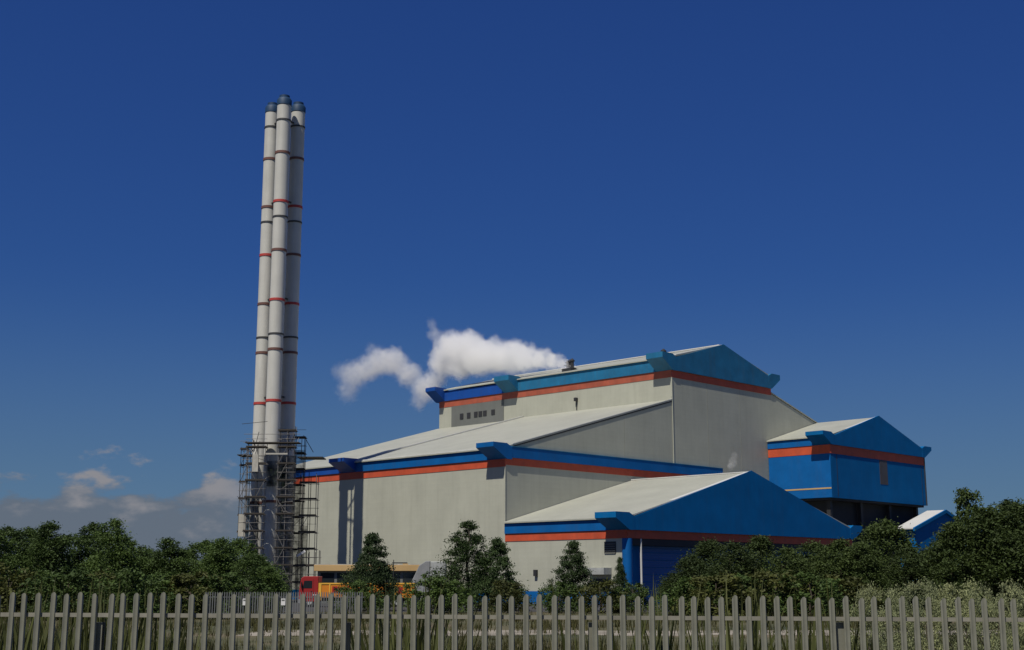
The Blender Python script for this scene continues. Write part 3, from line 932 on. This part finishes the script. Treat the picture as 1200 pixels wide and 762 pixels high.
ORD = ['first', 'second', 'third', 'fourth', 'fifth', 'sixth', 'seventh', 'eighth', 'ninth', 'tenth', 'eleventh', 'twelfth', 'thirteenth', 'fourteenth', 'fifteenth', 'sixteenth', 'seventeenth', 'eighteenth', 'nineteenth', 'twentieth']
left = [(-14, 617, 100, 'round'), (8, 615, 104, 'round'), (32, 618, 108, 'egg'), (56, 611, 102, 'egg'), (80, 626, 106, 'round'), (106, 612, 108, 'egg'), (130, 608, 101, 'egg'), (150, 632, 104, 'round'),
        (172, 641, 108, 'round'), (197, 630, 103, 'egg'), (217, 641, 107, 'round'), (238, 631, 104, 'round'), (258, 630, 100, 'egg'), (279, 630, 103, 'round'), (298, 646, 98, 'round'), (314, 662, 97, 'egg')]
for i, (px, yt, Y, k) in enumerate(left):
    size = 'tall' if yt < 614 else ('low' if yt > 640 else 'mid height')
    shape = 'round crowned' if k == 'round' else 'narrow crowned'
    lb = '%s %s dark tree, %s from the left edge, left belt' % (size, shape, ORD[i])
    if i == 15: lb = 'lowest dark green tree of the left belt, right against the scaffold foot'
    plant(k, 'broadleaf_tree', lb, 'tree', px, yt + 2, Y, wide=(1.2 if k == 'egg' else 1.3) if yt < 625 else 1.45, group='trees in the belt left of the chimney')
for i, (px, yt, Y) in enumerate(((10, 664, 88), (45, 668, 90), (82, 666, 87), (118, 670, 90), (150, 668, 86), (186, 672, 90), (222, 670, 89), (258, 673, 90), (290, 676, 91))):
    plant('bush' if i % 3 else 'bush_y', 'shrub', '%s low shrub from the left edge, at the foot of the left trees' % ORD[i], 'shrub', px, yt, Y, wide=1.35, group='shrubs under the left trees')

plant('cone', 'young_tree', 'young conical tree in front of the orange lorry', 'tree', 436, 625, 112, 1.45, 0, 'young trees before the cream walls', 1.0)
plant('cone', 'young_tree', 'tallest young conical tree, in front of the lower hall corner', 'tree', 548, 610, 112, 1.65, 1, 'young trees before the cream walls', 2.0)
plant('cone', 'young_tree', 'shorter young tree leaning against the right side of the tallest conical one', 'tree', 583, 630, 111, 1.45, 2, 'young trees before the cream walls', .4)
plant('cone', 'young_tree', 'young conical tree in front of the annex side wall', 'tree', 672, 634, 110, 1.55, 3, 'young trees before the cream walls', 3.0)
plant('cone', 'young_tree', 'thin sapling in front of the blue annex column', 'tree', 727, 653, 108, .8, 1, 'young trees before the cream walls', 4.0)
for i, (px, yt, k, lb) in enumerate(((505, 674, 'bush', 'bushy dark shrub below the grey hopper'), (528, 681, 'bush', 'shrub at the left foot of the tallest conical tree'), (596, 680, 'bush_y', 'yellow green shrub at the right foot of the twin conical trees'),
                                     (420, 681, 'bush', 'dark shrub at the foot of the tree before the lorry'), (704, 680, 'bush_y', 'yellow green shrub below the annex side door'), (742, 683, 'bush', 'small shrub at the foot of the blue annex column'),
                                     (655, 682, 'bush', 'shrub at the left foot of the conical tree by the annex'))):
    plant(k, 'shrub', lb, 'shrub', px, yt, 104, wide=1.25, group='shrubs before the plant')

right = [(792, 672, 100, 'round_r'), (812, 650, 97, 'round_r'), (832, 632, 100, 'round_r'), (860, 634, 95, 'round_r'), (890, 627, 99, 'egg_r'), (922, 640, 94, 'round_r'), (952, 634, 98, 'round_r'), (985, 631, 95, 'round_r'),
         (1014, 634, 93, 'egg_r'), (1040, 610, 99, 'round_r'), (1066, 640, 94, 'round_r'), (1090, 642, 97, 'round_r'), (1119, 612, 93, 'egg_r'), (1137, 571, 99, 'poplar'), (1158, 594, 94, 'round_r'), (1180, 585, 97, 'egg_r'), (1204, 588, 93, 'round_r'), (1228, 590, 97, 'round_r')]
for i, (px, yt, Y, k) in enumerate(right):
    size = 'tall' if yt < 600 else ('low' if yt > 640 else 'mid height')
    shape = 'narrow crowned' if k == 'egg_r' else 'broad crowned'
    lb = '%s %s olive tree, %s right of the roller door, right belt' % (size, shape, ORD[i])
    if k == 'poplar': lb = 'slender tallest tree rising above the right belt beside the small blue shed'
    plant(k, 'broadleaf_tree', lb, 'tree', px, yt + 2, Y, wide=1.45 if k != 'poplar' else 1.0, group='trees in the belt right of the annex door')
for i, (px, yt, Y) in enumerate(((812, 678, 88), (836, 672, 86), (868, 674, 88), (908, 670, 86), (948, 673, 85), (985, 674, 88))):
    plant('bush_y' if i % 2 else 'bush', 'shrub', '%s low shrub right of the roller door, under the right trees' % ORD[i], 'shrub', px, yt, Y, wide=1.5, group='shrubs under the right trees')
for i, (px, yt, Y) in enumerate(((1035, 688, 27), (1082, 684, 26), (1128, 685, 25.5), (1172, 683, 25), (1212, 680, 24.5))):
    plant('hedge', 'flowering_bush', '%s pale flowering bush from the left, behind the fence at right' % ORD[i], 'bush', px, yt - 1, Y, wide=.64 + .05 * (i % 2), group='pale bushes behind the near fence')

# rough grass and weeds between the near fence and the plant
q = random.Random(5)
gv, gf = [], []
def tuft(x, y, h, n, spread):
    for _ in range(n):
        a = q.uniform(0, 6.28)
        bx_, by_ = x + q.gauss(0, spread), y + q.gauss(0, spread)
        hh = h * q.uniform(.5, 1.15)
        lx, ly = math.cos(a) * hh * q.uniform(.05, .5), math.sin(a) * hh * q.uniform(.05, .5)
        w_ = .012 + .022 * hh
        k = len(gv)
        gv.extend([(bx_ - w_ * math.sin(a), by_ + w_ * math.cos(a), 0), (bx_ + w_ * math.sin(a), by_ - w_ * math.cos(a), 0), (bx_ + lx, by_ + ly, hh)])
        gf.append((k, k + 1, k + 2))
for _ in range(4300):
    y = 30 + 62 * q.random() ** 1.2
    x = q.uniform(-.52, .52) * y
    if 62 < y < 69 and x > -12 and q.random() < .55:
        continue
    d = .5 + .5 * math.sin(x * .31 + 1.3 * math.sin(y * .21)) * math.cos(y * .17 + x * .05)
    if q.random() > .25 + .75 * d:
        continue
    tuft(x, y, q.uniform(.25, .95) * (.6 + .6 * d) * (.38 if 50 < y < 64 and x > -12 else 1.0), 14, .28)
me = bpy.data.meshes.new('rough_grass')
me.from_pydata(gv, [], gf)
me.materials.append(M['dry'])
tag(link_mesh('rough_grass', me), 'rough dry grass and weeds behind the near fence', 'grass', kind='stuff')

gv, gf = [], []
for _ in range(110):
    y = q.uniform(17.5, 24)
    px = q.choice((q.uniform(0, 210), q.uniform(0, 210), q.uniform(430, 520), q.uniform(700, 1000)))
    tuft(ground_xy(px, y, 2.2), y, q.uniform(1.7, 2.45), 16, .16)
me = bpy.data.meshes.new('tall_weeds')
me.from_pydata(gv, [], gf)
me.materials.append(M['leaf_y'])
tag(link_mesh('tall_weeds', me), 'tall thin green weeds standing close behind the palisade fence', 'weeds', kind='stuff')

# ---------------------------------------------------------------- near palisade fence
NY = 14.6
fence = empty('palisade_fence', (0, NY, 0))
tag(fence, 'weathered grey steel palisade fence running right across the foreground', 'fence')
PITCH_F = .1545
def pale_mesh(seed):
    qq = random.Random(seed)
    prof = [(-.033, .006), (-.023, -.017), (-.008, -.009), (.008, -.009), (.023, -.017), (.033, .006)]
    tops = [-.045, -.016, -.003, 0.0, -.016, -.045]
    n = len(prof)
    mb = MB()
    H_ = 2.40
    for back in (0, 1):
        for (x, y), t in zip(prof, tops):
            mb.v.append((x, y + back * .004, .03))
        for (x, y), t in zip(prof, tops):
            mb.v.append((x, y + back * .004, H_ + t))
    for i in range(n - 1):
        mb.f.append((i, i + 1, n + i + 1, n + i))
        mb.f.append((2 * n + i + 1, 2 * n + i, 3 * n + i, 3 * n + i + 1))
        mb.f.append((n + i, n + i + 1, 3 * n + i + 1, 3 * n + i))
    mb.f.append((0, n, 3 * n, 2 * n)); mb.f.append((n - 1, 3 * n - 1, 4 * n - 1, 2 * n - 1))
    return mb.mesh('pale', M['pale'], smooth=R(50))
pms = [pale_mesh(s) for s in range(2)]
def ftop(x): return -.012 * x / 1.0          # the ground falls slightly to the right
for k in range(-56, 57):
    x = k * PITCH_F + rnd.uniform(-.003, .003)
    zt = ftop(x) * .42 + rnd.uniform(-.012, .012)
    link_mesh('pale', pms[k % 2], fence, (x, rnd.uniform(-.004, .004), zt), (rnd.uniform(-.010, .010), rnd.gauss(0, .003) + (.016 if k in (-29, 12) else 0), rnd.uniform(-.12, .12)))
x0, x1 = -56.5 * PITCH_F, 56.5 * PITCH_F
for z in (.45, 2.135):
    a, b = z + ftop(x0) * .42, z + ftop(x1) * .42
    MB().prism([(x0, a), (x1, b), (x1, b + .045), (x0, a + .045)], .012, .018).prism([(x0, a), (x1, b), (x1, b + .006), (x0, a + .006)], .018, .055).build('rail', M['rail'], fence)
for k in range(-3, 3):
    x = k * 2.75 + .9
    pb = MB().box(x - .05, x + .05, .060, .068, 0, 2.10).box(x - .05, x + .05, .152, .160, 0, 2.10).box(x - .004, x + .004, .068, .152, 0, 2.10)
    pb.build('post', M['pale'], fence)

# ---------------------------------------------------------------- steam
def steam(name, label, blobs, dens, lo, hi, warp=1.6, rz=0.0, origin=(0, 0, 0)):
    """one closed box of air; the density is a chain of soft puffs broken up by noise"""
    m = bpy.data.materials.new(name)
    m.use_nodes = True
    t = m.node_tree
    t.nodes.clear()
    N, L = t.nodes.new, t.links.new
    co = N('ShaderNodeTexCoord')
    nz_ = N('ShaderNodeTexNoise'); nz_.inputs['Scale'].default_value = .42; nz_.inputs['Detail'].default_value = 6; nz_.inputs['Roughness'].default_value = .68
    L(co.outputs['Object'], nz_.inputs['Vector'])
    sb = N('ShaderNodeVectorMath'); sb.operation = 'SUBTRACT'; L(nz_.outputs['Color'], sb.inputs[0]); sb.inputs[1].default_value = (.5, .5, .5)
    sc = N('ShaderNodeVectorMath'); sc.operation = 'SCALE'; L(sb.outputs[0], sc.inputs[0]); sc.inputs['Scale'].default_value = warp * 2
    ad = N('ShaderNodeVectorMath'); ad.operation = 'ADD'; L(co.outputs['Object'], ad.inputs[0]); L(sc.outputs[0], ad.inputs[1])
    nf = N('ShaderNodeTexNoise'); nf.inputs['Scale'].default_value = 1.25; nf.inputs['Detail'].default_value = 5; nf.inputs['Roughness'].default_value = .65
    L(co.outputs['Object'], nf.inputs['Vector'])
    sf = N('ShaderNodeVectorMath'); sf.operation = 'SUBTRACT'; L(nf.outputs['Color'], sf.inputs[0]); sf.inputs[1].default_value = (.5, .5, .5)
    sg_ = N('ShaderNodeVectorMath'); sg_.operation = 'SCALE'; L(sf.outputs[0], sg_.inputs[0]); sg_.inputs['Scale'].default_value = warp * 1.5
    ad0, ad = ad, N('ShaderNodeVectorMath'); ad.operation = 'ADD'; L(ad0.outputs[0], ad.inputs[0]); L(sg_.outputs[0], ad.inputs[1])
    acc = None
    for (c, r, w_) in blobs:
        ds = N('ShaderNodeVectorMath'); ds.operation = 'DISTANCE'
        L(ad.outputs[0], ds.inputs[0]); ds.inputs[1].default_value = c
        mr = N('ShaderNodeMapRange'); mr.interpolation_type = 'SMOOTHSTEP'
        L(ds.outputs['Value'], mr.inputs[0])
        mr.inputs[1].default_value, mr.inputs[2].default_value = r * .45, r * 1.1
        mr.inputs[3].default_value, mr.inputs[4].default_value = w_, 0.0
        if acc is None:
            acc = mr.outputs[0]
        else:
            mx = N('ShaderNodeMath'); mx.operation = 'MAXIMUM'
            L(acc, mx.inputs[0]); L(mr.outputs[0], mx.inputs[1])
            acc = mx.outputs[0]
    br = N('ShaderNodeMapRange'); br.interpolation_type = 'SMOOTHSTEP'
    L(nf.outputs[0], br.inputs[0])
    br.inputs[1].default_value, br.inputs[2].default_value, br.inputs[3].default_value, br.inputs[4].default_value = .38, .62, .55 * dens, 1.2 * dens
    ml = N('ShaderNodeMath'); ml.operation = 'MULTIPLY'; L(acc, ml.inputs[0]); L(br.outputs[0], ml.inputs[1])
    pv = N('ShaderNodeVolumePrincipled')
    pv.inputs['Color'].default_value = (.995, .99, .985, 1)
    pv.inputs['Anisotropy'].default_value = 0.0
    L(ml.outputs[0], pv.inputs['Density'])
    out = N('ShaderNodeOutputMaterial')
    L(pv.outputs[0], out.inputs['Volume'])
    o = MB().box(lo[0], hi[0], lo[1], hi[1], lo[2], hi[2]).build(name, m)
    o.location = origin
    o.rotation_euler = (0, 0, rz)
    return tag(o, label, 'steam', kind='stuff')
def uv_from_px(px, py, u):
    lo_, hi_ = -5.0, 110.0
    for _ in range(60):
        mid = (lo_ + hi_) / 2
        p = P0 + U * u + V * mid
        z = height(py, p.y)
        d = p.y * CP + (z - EYE) * SP
        if 600 + FPX * p.x / d > px: lo_ = mid
        else: hi_ = mid
    return mid, z, d / FPX
pl = [(668, 431, 5, 1.3), (662, 429, 7, 1.3), (652, 425, 10, 1.2), (638, 421, 12, 1.2), (620, 421, 15, 1.1), (601, 418, 18, 1), (580, 418, 19, 1), (562, 420, 19, .9), (548, 410, 20, .9), (530, 408, 18, .8), (520, 424, 17, .75), (540, 428, 16, .8), (512, 444, 12, .5),
      (510, 392, 8, .30), (506, 380, 6, .16), (498, 455, 15, .40), (492, 470, 10, .22), (478, 438, 14, .36), (463, 424, 15, .38), (447, 424, 15, .34), (431, 432, 15, .26), (414, 440, 16, .18), (408, 457, 13, .12), (398, 436, 10, .06), (436, 412, 9, .08)]
bl = []
for px, py, r, w_ in pl:
    uu = 34.5 + max(0, (660 - px)) * .012
    vv, zz, mpp = uv_from_px(px, py, uu)
    bl.append(((uu, vv, zz), r * mpp * 1.18, w_))
us = [b[0][0] for b in bl]; vs_ = [b[0][1] for b in bl]; zs_ = [b[0][2] for b in bl]
steam('steam_plume', 'white steam plume drifting left from the tall hall roof', bl, 1.9, (min(us) - 4.5, min(vs_) - 2.0, min(zs_) - 3), (max(us) + 4.5, max(vs_) + 4.5, max(zs_) + 5), rz=ANG, origin=P0, warp=1.5)
# little puff behind the annex ridge
pb_ = []
for px, py, r, w_ in ((853, 547, 5, .5), (858, 541, 6, .4), (862, 534, 5, .25)):
    q_ = uv_from_px(px, py, 40.0)
    uu = 43.0
    p = None
    # on the roof just in front of the hall wall
    pb_.append(((uu + (px - 855) * .12, -2.0, height(py, (P0 + U * 43 + V * -2).y)), r * .125, w_))
steam('steam_puff', 'small pale puff of steam against the hall wall above the annex ridge', pb_, .8, (40.5, -4.2, 15.9), (47, -.7, 23), warp=.5, rz=ANG, origin=P0)
